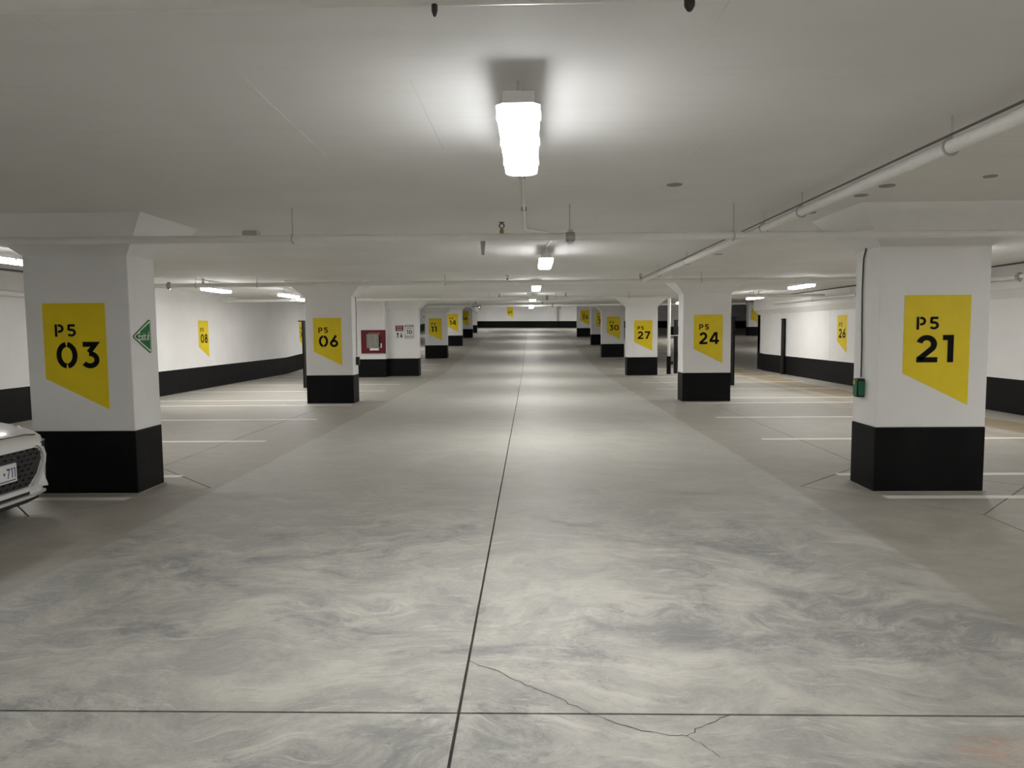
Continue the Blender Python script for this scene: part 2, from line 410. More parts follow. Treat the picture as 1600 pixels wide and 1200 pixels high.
# ------------------------------------------------------------------ ceiling
mb = MB(); cb = [(YB, CEIL), (32.0, CEIL), (YE + 1, ceil_z(YE + 1))]
for (a, za), (b, zb) in zip(cb, cb[1:]):
    mb.add([(WL - .3, a, za), (XFAR + .3, a, za), (XFAR + .3, b, zb), (WL - .3, b, zb), (WL - .3, a, za + .3), (XFAR + .3, a, za + .3), (XFAR + .3, b, zb + .3), (WL - .3, b, zb + .3)],
           [(3, 2, 1, 0), (4, 5, 6, 7), (0, 1, 5, 4), (1, 2, 6, 5), (2, 3, 7, 6), (3, 0, 4, 7)])
CEILING = tag(mb.build('ceiling', 'ceiling_paint'), 'flat grey painted concrete ceiling', None, None, 'structure')

FORM = [[(-1.25, 3.1), (-1.27, 3.54), (-1.29, 4.47), (-1.35, 5.2)], [(-1.49, 5.73), (-1.5, 6.31)], [(-1.21, 6.0), (-.06, 6.02)], [(1.04, 4.77), (1.06, 3.98)], [(-2.77, 5.64), (-2.8, 6.03)], [(2.97, 6.87), (3.07, 6.64), (3.34, 6.53)], [(1.96, 3.59), (2.24, 3.61)]]      # ridges left by the formwork
for pts in FORM:
    MB().tube([(x, y, CEIL + .0015) for x, y in pts], .0028, 6).build('form_line', 'ceiling_paint', CEILING)
# ------------------------------------------------------------------ walls (white above a black painted base)
def wall(name, p0, p1, thick, label, n=1):
    """vertical wall between plan points p0, p1; thickness to the left of p0->p1; follows the ramp"""
    d = Vector((p1[0] - p0[0], p1[1] - p0[1])); L = d.length; d.normalize(); nr = Vector((-d.y, d.x)) * thick
    br_ = sorted(set([0.0, 1.0] + [(y - p0[1]) / (p1[1] - p0[1]) for y in (RAMP0, 32.0) if abs(p1[1] - p0[1]) > 1e-6 and 0 < (y - p0[1]) / (p1[1] - p0[1]) < 1]))
    up_, lo_ = MB(), MB()
    def seg(mbx, fa, fb, za, zb, off):
        vs_ = []
        for f_ in (fa, fb):
            x = p0[0] + (p1[0] - p0[0]) * f_; y = p0[1] + (p1[1] - p0[1]) * f_
            for z in (za(y), zb(y)):
                vs_ += [(x - d.y * -off, y - d.x * off, z), (x + nr.x, y + nr.y, z)]
        # order: a0 front, a0 back, a1 front, a1 back, b0 front ...
        mbx.add(vs_, [(0, 4, 6, 2), (1, 3, 7, 5), (2, 6, 7, 3), (0, 1, 5, 4), (0, 2, 3, 1), (4, 5, 7, 6)])
    for fa, fb in zip(br_, br_[1:]):
        seg(up_, fa, fb, lambda y: ramp(y) + HB, lambda y: ceil_z(y) + .05, 0)
        seg(lo_, fa, fb, lambda y: ramp(y) - .1, lambda y: ramp(y) + HB, .003)
    o = tag(up_.build(name, 'white_wall_paint'), label, None, None, 'structure')
    lo_.build('black_painted_base', 'black_base_paint', o)
    return o
wall_l = wall('wall_left', (WL, YB), (WL, YE), .3, 'long white left wall with black base')
wall_r = wall('wall_right', (WR, WEND), (WR, YB), .3, 'white right wall with black base, ending at an opening')
wall('wall_right_return', (XFAR, WEND - .3), (WR, WEND - .3), -.3, 'white return wall behind the end of the right wall')
wall('wall_right_far', (XFAR, YE), (XFAR, WEND), .3, 'white side wall of the far right bay')
wall('wall_back', (XFAR, YB), (WL - .3, YB), .3, 'white wall behind the viewer')
FX0, FX1 = (-12.0, 69.9), (XFAR + .3, 61.5)
def far_y(x): return 67.2 - (x + .5) * .235
wall_f = wall('wall_far', (WL - .3, far_y(WL - .3)), (XFAR + .3, far_y(XFAR + .3)), .3, 'white wall with black base at the top of the far ramp')
wall('wall_far_stub', (10.1, 52.0), (14.4, 52.0), .3, 'short white wall with black base in the far right bay')
# thickened head of the right wall with chamfered underside
mb = MB()
mb.prism([(WR + .1, 2.10), (WR + .001, 2.10), (WR - .17, 2.27), (WR - .17, CEIL + .02), (WR + .1, CEIL + .02)], YB, WEND, 'y')
mb.build('wall_head', 'white_wall_paint', wall_r)
# pour joints on the right wall
MB().box(WR - .004, WR + .01, 21.16, 21.20, HB, 2.12).build('pour_joint', 'pipe_paint', wall_r)

# ------------------------------------------------------------------ columns
def column(number, x0, yf, z0, label, prefix='P5', cw=CW, sign_u=.2, group='numbered columns along the aisle', cap=True, sign=True, top=None):
    x1 = x0 + cw; yb = yf + CD; zc = top if top else ceil_z(yf)
    root = empty('concrete_column', (x0 + cw / 2, yf + CD / 2, z0), label, 'column', group)
    ch = .012
    MB().box(x0, x1, yf, yb, z0 + HB, zc + .03).build('shaft', 'white_wall_paint', root, bevel=ch)
    MB().box(x0 - .003, x1 + .003, yf - .003, yb + .003, z0 - .05, z0 + HB).build('black_painted_base', 'black_base_paint', root, bevel=.01)
    if cap:
        e, hgt = .34, .36
        a = [(x0 + .002, yf + .002), (x1 - .002, yf + .002), (x1 - .002, yb - .002), (x0 + .002, yb - .002)]; b = [(x0 - e, yf - e), (x1 + e, yf - e), (x1 + e, yb + e), (x0 - e, yb + e)]
        MB().loft([[(p[0], p[1], zc - hgt) for p in a], [(p[0], p[1], zc + .002) for p in b]]).build('flared_capital', 'white_wall_paint', root)
    MB().box(x0 - .02, x1 + .02, yf - .02, yb + .02, z0 - .05, z0 + .006).build('grout_collar', 'floor_concrete', root)
    if sign:
        fc = Face((x0, yf, 0), (1, 0, 0), (0, -1, 0))
        bay_sign(fc, sign_u, z0, number, root, prefix=prefix)
    return root
C = lambda n, where: f'white column with black base and yellow sign {n}, {where}'
col03 = column('03', XL - CW, ROW[0], 0, C('03', 'beside the parked car'), sign_u=.175)
column('06', XL - CW, ROW[1], 0, C('06', 'second in the left row'), sign_u=.18)
column('11', XL - CW, ROW[3] + .2, ramp(ROW[3]), C('11', 'right behind the speed limit column'), sign_u=.19)
column('14', XL - CW - .1, ROW[4], ramp(ROW[4]), C('14', 'on the ramp behind column 11'), sign_u=.19)
column('16', XL - CW - .2, ROW[5], ramp(ROW[5]), C('16', 'on the ramp behind column 14'), sign_u=.19)
column('', XL - CW - .42, ROW[6] - 1.5, ramp(ROW[6] - 1.5), 'farthest white column of the left row, below the dome mirror', sign=False)
col21 = column('21', XR, ROW[0], 0, C('21', 'nearest on the right'), sign_u=.24)
column('24', XR, ROW[1], 0, C('24', 'second in the right row'), sign_u=.235)
column('27', XR, ROW[2], 0, C('27', 'third in the right row'), sign_u=.24)
column('30', XR, ROW[3], ramp(ROW[3]), C('30', 'partly behind column 27 in shade'), sign_u=.24)
column('33', XR + .25, ROW[4], ramp(ROW[4]), C('33', 'partly hidden by column 30'), sign_u=.30)
column('35', XR, ROW[5], ramp(ROW[5]), C('35', 'last of the right row on the ramp'), sign_u=.24)
column('', 14.0, 41.6, ramp(41.6), 'far white column with a yellow panel past the right wall end', sign=True, sign_u=.38, prefix=None)
column('', 15.35, 50.6, ramp(50.6), 'far white column with a yellow panel seen just right of column 24', sign=True, sign_u=.2, prefix=None)
col09 = column('', -5.08, 25.05, 0, 'white column with black base carrying the speed limit signs', sign=False, cw=1.12)

# wall stub holding the hose cabinet
mb = MB().box(-6.06, -5.05, 24.66, 25.35, HB, CEIL + .02)
stub = tag(mb.build('wall_stub', 'white_wall_paint'), 'short white wall pier holding the red hose cabinet', None, None, 'structure')
MB().box(-6.063, -5.047, 24.657, 25.353, -.05, HB).build('black_painted_base', 'black_base_paint', stub)

# hose cabinet
cab = empty('fire_hose_cabinet', (-5.44, 24.66, .84), 'red fire hose cabinet with a glass window on the wall pier', 'hose cabinet')
f_ = Face((-5.875, 24.66, .838), (1, 0, 0), (0, -1, 0)); Wc, Hc = .845, .805
wx0, wx1, wz0, wz1 = .17, .66, .18, .66
MB().box(-5.875, -5.875 + wx0, 24.58, 24.66, .838, .838 + Hc).box(-5.875 + wx1, -5.875 + Wc, 24.58, 24.66, .838, .838 + Hc) \
    .box(-5.875 + wx0, -5.875 + wx1, 24.58, 24.66, .838, .838 + wz0).box(-5.875 + wx0, -5.875 + wx1, 24.58, 24.66, .838 + wz1, .838 + Hc).build('door_frame', 'cabinet_red', cab)
MB().box(-5.875 + wx0, -5.875 + wx1, 24.650, 24.658, .838 + wz0, .838 + wz1).build('back_panel', 'sign_white', cab)
for k in range(7):
    x = -5.875 + wx0 + .055 + k * .062
    MB().tube([(x - .03, 24.630, .838 + wz1 - .03), (x, 24.622, .838 + wz0 + .25), (x + .035, 24.630, .838 + wz0 + .03)], .022, 8).build('hose_fold', 'hose_linen', cab, True)
MB().box(-5.875 + wx1 - .045, -5.875 + wx1 - .005, 24.60, 24.64, .838 + wz0 + .02, .838 + wz1 - .02).build('nozzle_rack', 'guard_black', cab)
MB().box(-5.875 + wx0, -5.875 + wx1, 24.596, 24.600, .838 + wz0, .838 + wz1).build('window_pane', 'cabinet_glass', cab)
MB().box(-5.875 + .30, -5.875 + .61, 24.572, 24.580, .838 + .10, .838 + .175).build('instruction_strip', 'sign_white', cab)
MB().box(-5.875 + .68, -5.875 + .72, 24.555, 24.580, .838 + .19, .838 + .34).build('handle', 'sign_white', cab)
MB().box(-5.875 + .26, -5.875 + .66, 24.577, 24.580, .838 + .685, .838 + .70).build('lettering_line', 'label_yellow', cab)

# signs on column 09
def small_sign(name, x0, z0, w_, h_, label, cat):
    root = empty(name, (x0 + w_ / 2, 25.05, z0), label, cat)
    f = Face((x0, 25.05, z0), (1, 0, 0), (0, -1, 0)); f.slab([(0, 0), (w_, 0), (w_, h_), (0, h_)], 0, .006, 'plate', 'sign_white', root); return root, f
r_, f = small_sign('traffic_sign', -4.765, 1.33, .30, .475, 'red and white sign with two arrows on the white column', 'sign')
f.slab([(.008, .27), (.292, .27), (.292, .467), (.008, .467)], .006, .008, 'red_header', 'sign_red', r_)
for tx, v in (('TWO WAY', .385), ('TRAFFIC', .295)): f.flat(font_text(tx, .22, .058), .04, v, .010, 'header_lettering', 'sign_white', r_)
for u_, s_ in ((.085, 1), (.21, -1)):
    y0, y1 = (.04, .22) if s_ > 0 else (.22, .04)
    f.slab([(u_ - .014, y0), (u_ + .014, y0), (u_ + .014, y1), (u_ - .014, y1)], .006, .008, 'arrow_shaft', 'black_lettering', r_)
    f.slab([(u_ - .045, y1 - s_ * .07), (u_ + .045, y1 - s_ * .07), (u_, y1 + s_ * .01)], .006, .0085, 'arrow_head', 'black_lettering', r_)
r_, f = small_sign('speed_limit_sign', -4.435, 1.325, .335, .50, 'white speed limit sign reading 10 on the white column', 'sign')
for (a, b, c_, d) in ((.012, .012, .323, .022), (.012, .478, .323, .488), (.012, .022, .022, .478), (.313, .022, .323, .478)):
    f.slab([(a, b), (c_, b), (c_, d), (a, d)], .006, .008, 'border', 'black_lettering', r_)
f.flat(font_text('MAXIMUM', .27, .05), .032, .415, .009, 'lettering', 'black_lettering', r_)
f.flat(font_text('SPEED', .19, .042), .072, .345, .009, 'lettering', 'black_lettering', r_)
f.flat(stroke_text('10', .075, .165, .145, gap=.16, total=.19), 0, 0, .009, 'lettering', 'black_lettering', r_)
f.flat(font_text('km/h', .24, .065), .048, .055, .009, 'lettering', 'black_lettering', r_)

# painted bay numbers on the walls
def wall_sign(face, number, z0, label, prefix='P5'):
    root = empty('bay_number', face.p(0, z0 + .85), label, 'sign', 'bay numbers painted on the walls')
    bay_sign(face, 0, z0, number, root, prefix=prefix); return root
wall_sign(Face((WL, 19.84, .045), (0, 1, 0), (1, 0, 0)), '08', 0, 'yellow sign 08 painted on the long left wall')
wall_sign(Face((WL, 28.6, .03), (0, 1, 0), (1, 0, 0)), '10', ramp(28.6), 'yellow sign 10 on the left wall behind column 06')
wall_sign(Face((WR, 20.65, .045), (0, -1, 0), (-1, 0, 0)), '26', 0, 'yellow sign 26 painted on the right wall')
dfar = Vector((1, -.235, 0)).normalized()
wall_sign(Face((-2.20, far_y(-2.2), .10), tuple(dfar), (-.235 * .97, -.97, 0)), '61', ramp(67.2), 'small yellow sign 61 on the wall at the end of the ramp', prefix=None)

# exit sign on column 03
ex = empty('exit_sign', (XL, 7.17, 1.567), 'green triangular exit sign on the side of column 03', 'exit sign')
f = Face((XL, 6.955, 1.567), (0, 1, 0), (1, 0, 0))
f.slab([(0, .012), (0, -.012), (.30, -.172), (.322, -.160), (.322, .160), (.30, .172)], .001, .008, 'plate', 'sign_green', ex)
f.slab([(.012, .009), (.012, -.009), (.302, -.160), (.311, -.152), (.311, .152), (.302, .160)], .008, .0095, 'white_border', 'sign_white', ex)
f.slab([(.028, .006), (.028, -.006), (.296, -.140), (.301, -.136), (.301, .136), (.296, .140)], .0095, .011, 'green_field', 'sign_green', ex)
f.flat(font_text('Exit', .140, .085), .080, -.040, .0125, 'lettering', 'sign_white', ex)
# running figure
fig = [([(.268, .020), (.252, -.006)], .008), ([(.252, -.006), (.242, -.036)], .007), ([(.252, -.006), (.270, -.036)], .007), ([(.266, .014), (.284, .0)], .006), ([(.266, .014), (.248, .010)], .006)]
vs_, fs = [], []
for path, hw in fig:
    v, q = ribbon(path, hw); o = len(vs_); vs_ += v; fs += [tuple(i + o for i in k) for k in q]
hd = [(.272 + .009 * math.cos(a * .628), .036 + .009 * math.sin(a * .628)) for a in range(10)]; o = len(vs_); vs_ += hd; fs.append(tuple(range(o, o + 10)))
f.flat((vs_, fs), 0, 0, .0125, 'running_figure', 'sign_white', ex)

# ------------------------------------------------------------------ ceiling lamps
def lamp(x, y, label, group='linear ceiling lamps', L=1.20, zc=None):
    zc = zc if zc is not None else ceil_z(y)
    root = empty('ceiling_lamp', (x, y, zc), label, 'ceiling lamp', group); h = L / 2
    MB().box(x - .068, x + .068, y - h + .008, y + h - .008, zc - .168, zc - .112).build('housing', 'lamp_housing', root, bevel=.006)
    for k in (-.3, .3): MB().tube([(x, y + k * L, zc - .113), (x, y + k * L, zc)], .009, 8).build('standoff', 'lamp_housing', root)
    def rr(hx, hy, z, c_=.03): return [(x + a, y + b, z) for a, b in ((-hx + c_, -hy), (hx - c_, -hy), (hx, -hy + c_), (hx, hy - c_), (hx - c_, hy), (-hx + c_, hy), (-hx, hy - c_), (-hx, -hy + c_))]
    df = MB().loft([rr(.094, h, zc - .166), rr(.094, h, zc - .176), rr(.091, h - .004, zc - .206), rr(.078, h - .018, zc - .217)]).build('diffuser', 'lamp_lens', root)
    df.data.materials.append(MATS['lamp_lens_side']); df.data.materials.append(MATS['lamp_housing'])
    for pg in df.data.polygons: pg.material_index = 0 if pg.normal.z < -.3 else (2 if pg.normal.z > .5 else 1)
    for s_ in (-1, 1):
        for k in (-.36, 0, .36):
            MB().box(x + s_ * .094 - .006, x + s_ * .094 + .006, y + k * L - .015, y + k * L + .015, zc - .190, zc - .155).build('clip', 'lamp_housing', root)
    return root
lamp(-.045, 3.67, 'large bright ceiling lamp nearest the camera over the aisle')
lamp(.22, 10.15, 'second bright lamp over the aisle, tied to a bent conduit')
lamp(.14, 16.15, 'third lamp over the aisle, behind the second sprinkler pipe')
lamp(.08, 22.2, 'fourth lamp over the aisle, behind the third pipe')
lamp(.06, 28.3, 'fifth small lamp over the aisle near the ramp')
lamp(.05, 37.0, 'lamp over the lower part of the ramp, hidden by the ceiling')
lamp(.05, 46.0, 'lamp over the middle of the ramp, hidden by the ceiling')
lamp(.05, 55.0, 'lamp over the upper ramp, hidden by the ceiling')
lamp(.05, 63.5, 'lamp in front of the far ramp wall, hidden by the ceiling')
for x, y, lb in ((-6.62, -3.3, 'lamp over the left stalls behind the viewer'), (-6.62, -9.3, 'rearmost lamp over the left stalls'),
                 (6.2, 4.2, 'lamp over the right stalls beside the viewer'), (6.2, -2.0, 'lamp over the right stalls behind the viewer'), (6.2, -8.2, 'rearmost lamp over the right stalls'),
                 (-4.2, 64.8, 'unseen lamp added left of centre to brighten the far ramp wall'), (4.2, 62.8, 'unseen lamp added right of centre to brighten the far ramp wall')):  # this last pair is added out of sight to brighten the far wall
    lamp(x, y, lb)
lamp(-.05, -2.5, 'aisle lamp behind the viewer'); lamp(-.05, -8.6, 'aisle lamp farthest behind the viewer')
for y, lb in ((8.95, 'lamp behind column 03, seen past its left side'), (15.7, 'thin bright lamp over the stalls above the sign 08 wall'), (18.4, 'lamp over the left stalls just left of column 06'), (21.0, 'smaller lamp at the edge of column 06'),
              (28.5, 'lamp over the left stalls hidden by column 06'), (40.0, 'lamp over the left stalls of the lower ramp'), (54.0, 'lamp over the left stalls of the upper ramp')):
    lamp({18.4: -6.25, 15.7: -6.95}.get(y, -6.62), y, lb, 'lamps over the left stalls')
for y, lb in ((10.95, 'lamp over the right stalls hidden by column 21'), (16.45, 'bright lamp over the right stalls beside column 24'), (22.4, 'thin lamp over the right stalls beyond the bright one'),
              (25.8, 'lamp seen between columns 27 and 24'), (44.0, 'lamp over the right stalls of the ramp')):
    lamp({16.45: 6.17, 22.4: 6.98, 25.8: 5.45}.get(y, 6.2), y, lb, 'lamps over the right stalls')
for x, y, lb in ((13.0, 37.0, 'lamp in the far right bay near its column'), (17.5, 47.0, 'lamp in the far right bay past its column'), (9.6, 46.5, 'lamp lighting the short far wall')):
    lamp(x, y, lb, 'lamps in the far right bay')

# ------------------------------------------------------------------ pipes
def hanger(parent, x, y, zp, r, zc, along='x'):
    mb = MB().tube([(x, y, zp + r), (x, y, zc)], .005, 6)
    pr = [(x + (math.cos(a) * (r + .006) if along == 'y' else 0), y + (math.cos(a) * (r + .006) if along == 'x' else 0), zp + math.sin(a) * (r + .006)) for a in [i * math.pi / 8 for i in range(17)]]
    mb.tube(pr, .007, 6); mb.build('hanger', 'conduit_grey', parent)
def sprinkler(parent, x, y, zp, r, up_=True):
    s_ = 1 if up_ else -1
    b = MB().lathe([(.0, 0), (.020, 0), (.020, .03), (.014, .034), (.014, .05), (0.0, .05)] if up_ else [(.0, 0), (.020, 0), (.020, -.03), (.014, -.034), (.014, -.05), (0, -.05)], (x, y, zp + s_ * r), 12).build('sprinkler_head', 'brass', parent)
    z = zp + s_ * (r + .05)
    MB().tube([(x - .016, y, z), (x - .024, y, z + s_ * .022), (x, y, z + s_ * .045), (x + .024, y, z + s_ * .022), (x + .016, y, z)], .005, 6).build('frame_arms', 'dark_metal', b)
    MB().lathe([(0, 0), (.028, 0), (.028, .004), (0, .004)], (x, y, z + s_ * .046), 12).build('deflector', 'dark_metal', b)
def coupling(parent, p, r, axis, mat='galvanised_metal'):
    MB().lathe([(r * .9, -.045), (r * 1.28, -.035), (r * 1.28, .035), (r * .9, .045)], p, 14, axis).build('coupling', mat, parent)
    d = r * 1.7
    for s_ in (-1, 1):
        q = {'x': (p[0], p[1] , p[2] + s_ * d * .9), 'y': (p[0], p[1], p[2] + s_ * d * .9)}[axis]
        MB().box(q[0] - .022, q[0] + .022, q[1] - .026, q[1] + .026, q[2] - .010, q[2] + .010).build('coupling_bolt', mat, parent)

def cross_pipe(y, z, x0, x1, r, label, hang, heads, coup, drop=0.0):
    o = tag(MB().tube([(x0, y, z + drop), (x1, y, z - drop)], r, 16).build('sprinkler_pipe', 'pipe_paint', None, True), label, 'pipe', 'sprinkler pipes across the ceiling')
    zz = lambda x: z + drop - 2 * drop * (x - x0) / (x1 - x0)
    for x in hang: hanger(o, x, y, zz(x), r, ceil_z(y))
    for x, u_ in heads: sprinkler(o, x, y, zz(x), r, u_)
    for x in coup: coupling(o, (x, y, zz(x)), r, 'x')
    return o
# white pipes carried on rods
tp = cross_pipe(1.884, 2.470, -9.2, 8.55, .038, 'sprinkler pipe nearest the camera, in front of the first lamp', (-1.8, 2.0), (), ())
for x, r_ in ((.41, .014), (-.24, .008)): MB().lathe([(0, 0), (r_, 0), (r_, -.018), (r_ * .5, -.03), (0, -.034)], (x, 1.884, 2.436), 10).build('hanger_bolt', 'dark_metal', tp)
p1 = cross_pipe(6.48, 2.435, -9.2, 8.55, .034, 'nearest white sprinkler pipe crossing in front of columns 03 and 21', (-5.4, -2.15, .36, 1.82, 5.1), ((-.25, True),), (.365,), drop=.035)
p2 = cross_pipe(14.3, 2.552, -9.2, 8.55, .043, 'second sprinkler pipe in front of columns 06 and 24', (-6.75, -5.5, -1.7, 3.4, 6.6), ((-6.6, True), (-.45, True), (2.2, True)), (-7.3,))
cross_pipe(21.0, 2.535, -9.2, 8.55, .042, 'third sprinkler pipe just below the fourth aisle lamp', (-5.2, -1.2, .75, 2.9, 6.5), ((-.9, True), (1.05, True)), (.5,))
cross_pipe(28.6, 2.575, -6.6, 8.55, .042, 'fourth sprinkler pipe under the dome mirror', (-4.2, -.6, 2.0, 5.2), ((.5, True), (1.2, False)), (.9,))
for x, y, z0, z1, lb in ((-6.16, 24.75, .0, CEIL, 'white vertical pipe left of the hose cabinet pier'),):
    o = tag(MB().tube([(x, y, HB), (x, y, z1)], .055, 14).build('standpipe', 'pipe_paint', None, True), lb, 'pipe')
    MB().tube([(x, y, 0), (x, y, HB)], .058, 14).build('black_painted_base', 'black_base_paint', o, True)
sp_ = tag(MB().tube([(4.90, 25.3, HB), (4.90, 25.3, CEIL)], .055, 14).build('standpipe', 'pipe_paint', None, True), 'thin white standpipe with black foot between columns 27 and 24', 'pipe')
MB().tube([(4.90, 25.3, 0), (4.90, 25.3, HB)], .075, 14).build('black_painted_base', 'black_base_paint', sp_, True)
MB().box(4.96, 5.05, 25.24, 25.36, .34, .46).build('valve', 'guard_black', sp_, bevel=.01)
MB().tube([(4.95, 25.3, 1.36), (5.25, 25.3, 1.36)], .014, 8).build('side_branch', 'conduit_grey', sp_)
# long pipe along the right side of the aisle
lp = tag(MB().tube([(2.27, -11.5, 2.56), (2.25, 14.15, 2.56)], .038, 18).build('main_pipe', 'pipe_paint', None, True), 'long white pipe running under the ceiling along the right side of the aisle', 'pipe')
for y in (3.95, 6.05, 7.0, 10.4, 12.6): hanger(lp, 2.26, y, 2.56, .038, CEIL, 'y')
MB().tube([(2.225, -11.5, 2.603), (2.205, 14.2, 2.603)], .007, 6).build('pipe_shadow_line', 'cable_black', lp)  # dark strip standing in for the shadow between pipe and ceiling
# pipe and cable high along the right wall
rp = tag(MB().tube([(8.42, YB + .2, 2.44), (8.42, 24.8, 2.45)], .038, 14).build('wall_pipe', 'pipe_paint', None, True), 'white pipe running along the head of the right wall', 'pipe')
for y in (12.55, 18.6): coupling(rp, (8.42, y, 2.44), .045, 'y')
for y in (5.0, 10.5, 16.2, 21.5): hanger(rp, 8.42, y, 2.44, .038, CEIL, 'y')
tag(MB().tube([(8.6, YB + .2, 2.70), (8.6, 24.8, 2.70)], .014, 8).build('cable', 'cable_black', None, True), 'thin dark cable in the corner above the right wall', 'cable')
tag(MB().tube([(-8.95, YB + .2, 2.70), (-8.95, 13.9, 2.70)], .016, 8).build('cable', 'cable_black', None, True), 'thin dark cable under the ceiling by the left wall', 'cable')
lw = tag(MB().tube([(WL + .07, YB + .2, 2.33), (WL + .07, 13.6, 2.33)], .055, 14).build('wall_pipe', 'pipe_paint', None, True), 'white pipe along the left wall behind column 03', 'pipe')
for y in (9.5, 11.75, 13.4): MB().box(WL, WL + .14, y - .012, y + .012, 2.25, 2.41).build('bracket', 'conduit_grey', lw)

# conduit between the lamps
zc_ = CEIL - .022
cd = tag(MB().tube([(-.05, 4.2, zc_), (-.05, 7.80, zc_), (-.03, 7.87, zc_), (.26, 8.22, zc_), (.285, 8.30, zc_), (.22, 9.60, zc_)], .011, 8).build('conduit', 'pipe_paint', None, True), 'bent white conduit between the first two aisle lamps', 'conduit')
for y in (5.2, 6.6): MB().box(-.075, -.025, y - .01, y + .01, CEIL - .034, CEIL - .0005).build('strap', 'conduit_grey', cd)
# small ceiling things
jb = tag(MB().box(-3.17, -3.01, 7.86, 7.98, CEIL - .06, CEIL).build('junction_box', 'conduit_grey', bevel=.006), 'small flat junction box on the ceiling right of column 03', 'junction box')
se = empty('ceiling_sensor', (-.55, 8.45, CEIL), 'small round ceiling sensor with a stem hanging beside the aisle lamps', 'sensor')
MB().lathe([(0, 0), (.075, 0), (.07, -.035), (.045, -.05), (0, -.05)], (-.55, 8.45, CEIL), 20).build('sensor_base', 'sensor_led', se, True)
MB().lathe([(.0, -.05), (.032, -.05), (.026, -.15), (.018, -.235), (0, -.235)], (-.55, 8.45, CEIL), 16).build('sensor_stem', 'galvanised_metal', se, True)
for k, (x, y, r) in enumerate(((1.13, 5.66, .062), (2.84, 5.82, .062), (2.82, 6.22, .06), (2.73, 7.11, .062), (2.85, 10.93, .062), (3.45, 5.51, .05))):
    lb = ('round grey plug in the ceiling right of the nearest lamp', 'larger round ceiling plug just right of the long pipe', 'round ceiling plug between two others right of the long pipe', 'round ceiling plug in front of the first sprinkler pipe',
          'round ceiling plug beyond the first sprinkler pipe', 'smallest round ceiling plug, farthest right of the long pipe')[k]
    tag(MB().lathe([(0, 0), (r, 0), (r * .94, -.008), (0, -.008)], (x, y, CEIL + .001), 20).build('ceiling_plug', 'ceiling_plug'), lb, 'ceiling plug', 'round plugs in the ceiling')
# dome mirror
dm = empty('dome_mirror', (-2.13, 28.0, CEIL), 'round silver dome mirror hanging from the ceiling left of sign 61', 'mirror')
prof = [(0.0, -.19)] + [(.19 * math.cos(math.radians(a)), .19 * math.sin(math.radians(a))) for a in range(-80, 81, 16)] + [(0, .19)]
MB().lathe(prof, (-2.13, 28.0, 2.50), 24).build('mirror_ball', 'mirror_chrome', dm, True)
MB().lathe([(.188, -.012), (.2, -.012), (.2, .012), (.188, .012)], (-2.13, 28.0, 2.52), 24).build('rim_band', 'dark_metal', dm)
MB().tube([(-2.13, 28.0, 2.68), (-2.13, 28.0, CEIL)], .02, 8).build('stem', 'dark_metal', dm)

# drain pipe guards (black channels with a short arm on top)
def guard(x, y, label, z0=0.0, s_=-1, h=1.92, axis='x'):
    root = empty('pipe_guard', (x, y, z0), label, 'pipe guard', 'black pipe guards')
    MB().prism([(x - .06, y - .05), (x - .05, y - .05), (x - .05, y + .04), (x + .05, y + .04), (x + .05, y - .05), (x + .06, y - .05), (x + .06, y + .05), (x - .06, y + .05)], z0, z0 + h, 'z').build('channel', 'guard_black', root)
    MB().tube([(x, y - .01, z0), (x, y - .01, z0 + h - .02)], .045, 10).build('pipe', 'guard_black', root, True)
    if axis == 'x': MB().box(min(x, x + s_ * .17), max(x, x + s_ * .17), y - .03, y + .03, z0 + h - .03, z0 + h).build('top_arm', 'guard_black', root)
    else: MB().box(x - .03, x + .03, min(y, y + s_ * .17), max(y, y + s_ * .17), z0 + h - .03, z0 + h).build('top_arm', 'guard_black', root)
guard(-6.45, 20.2, 'black pipe guard at the left edge of column 06')
guard(5.66, 20.1, 'black pipe guard just right of column 24', s_=1)
guard(5.20, 25.6, 'black pipe guard just left of column 24', s_=1)
guard(WR - .07, 24.8, 'black pipe guard on the right wall beyond sign 26', s_=1, axis='y')
guard(-5.13, 35.2, 'black pipe guard standing on the ramp beside column 11', z0=ramp(35.6))
guard(13.75, 42.3, 'black pipe guard at the column past the right wall', z0=ramp(42.3))
# downpipe on the far wall
fw = MB().tube([(2.55, far_y(2.55) - .1, ramp(67) + .6), (2.55, far_y(2.55) - .1, ceil_z(66))], .09, 10).build('downpipe', 'conduit_grey', None, True)
tag(fw, 'thin grey downpipe on the wall at the end of the ramp', 'pipe')

# gas detectors on cables
def detector(x, s_, y, zt, zb, label, green=True):
    root = empty('gas_detector', (x, y, zb), label, 'detector')
    pts = [(x + s_ * .012, y, zt), (x + s_ * .012, y - .012, zt - .08), (x + s_ * .012, y + .035, zt - .17), (x + s_ * .012, y + .045, zt - .5), (x + s_ * .012, y + .02, zb + .5), (x + s_ * .02, y, zb + .2)]
    MB().tube(pts, .008, 8).build('cable', 'cable_black', root, True)
    MB().tube([(x, y, zt), (x + s_ * .03, y - .02, zt)], .02, 8).build('cable_gland', 'dark_metal', root)
    x0, x1 = sorted((x, x + s_ * .075))
    MB().box(x0, x1, y - .05, y + .05, zb, zb + .19).build('case', 'guard_black', root, bevel=.018)
    if green:
        xa, xb = sorted((x + s_ * .074, x + s_ * .080))
        MB().box(xa, xb, y - .04, y + .04, zb + .015, zb + .175).build('cover', 'detector_green', root, bevel=.002)
        xa, xb = sorted((x + s_ * .080, x + s_ * .083))
        MB().box(xa, xb, y - .0, y + .03, zb + .13, zb + .165).build('label_patch', 'label_yellow', root)
        MB().box(x0 + .01, x1 - .006, y - .053, y - .0495, zb + .02, zb + .16).build('side_band', 'detector_green', root)
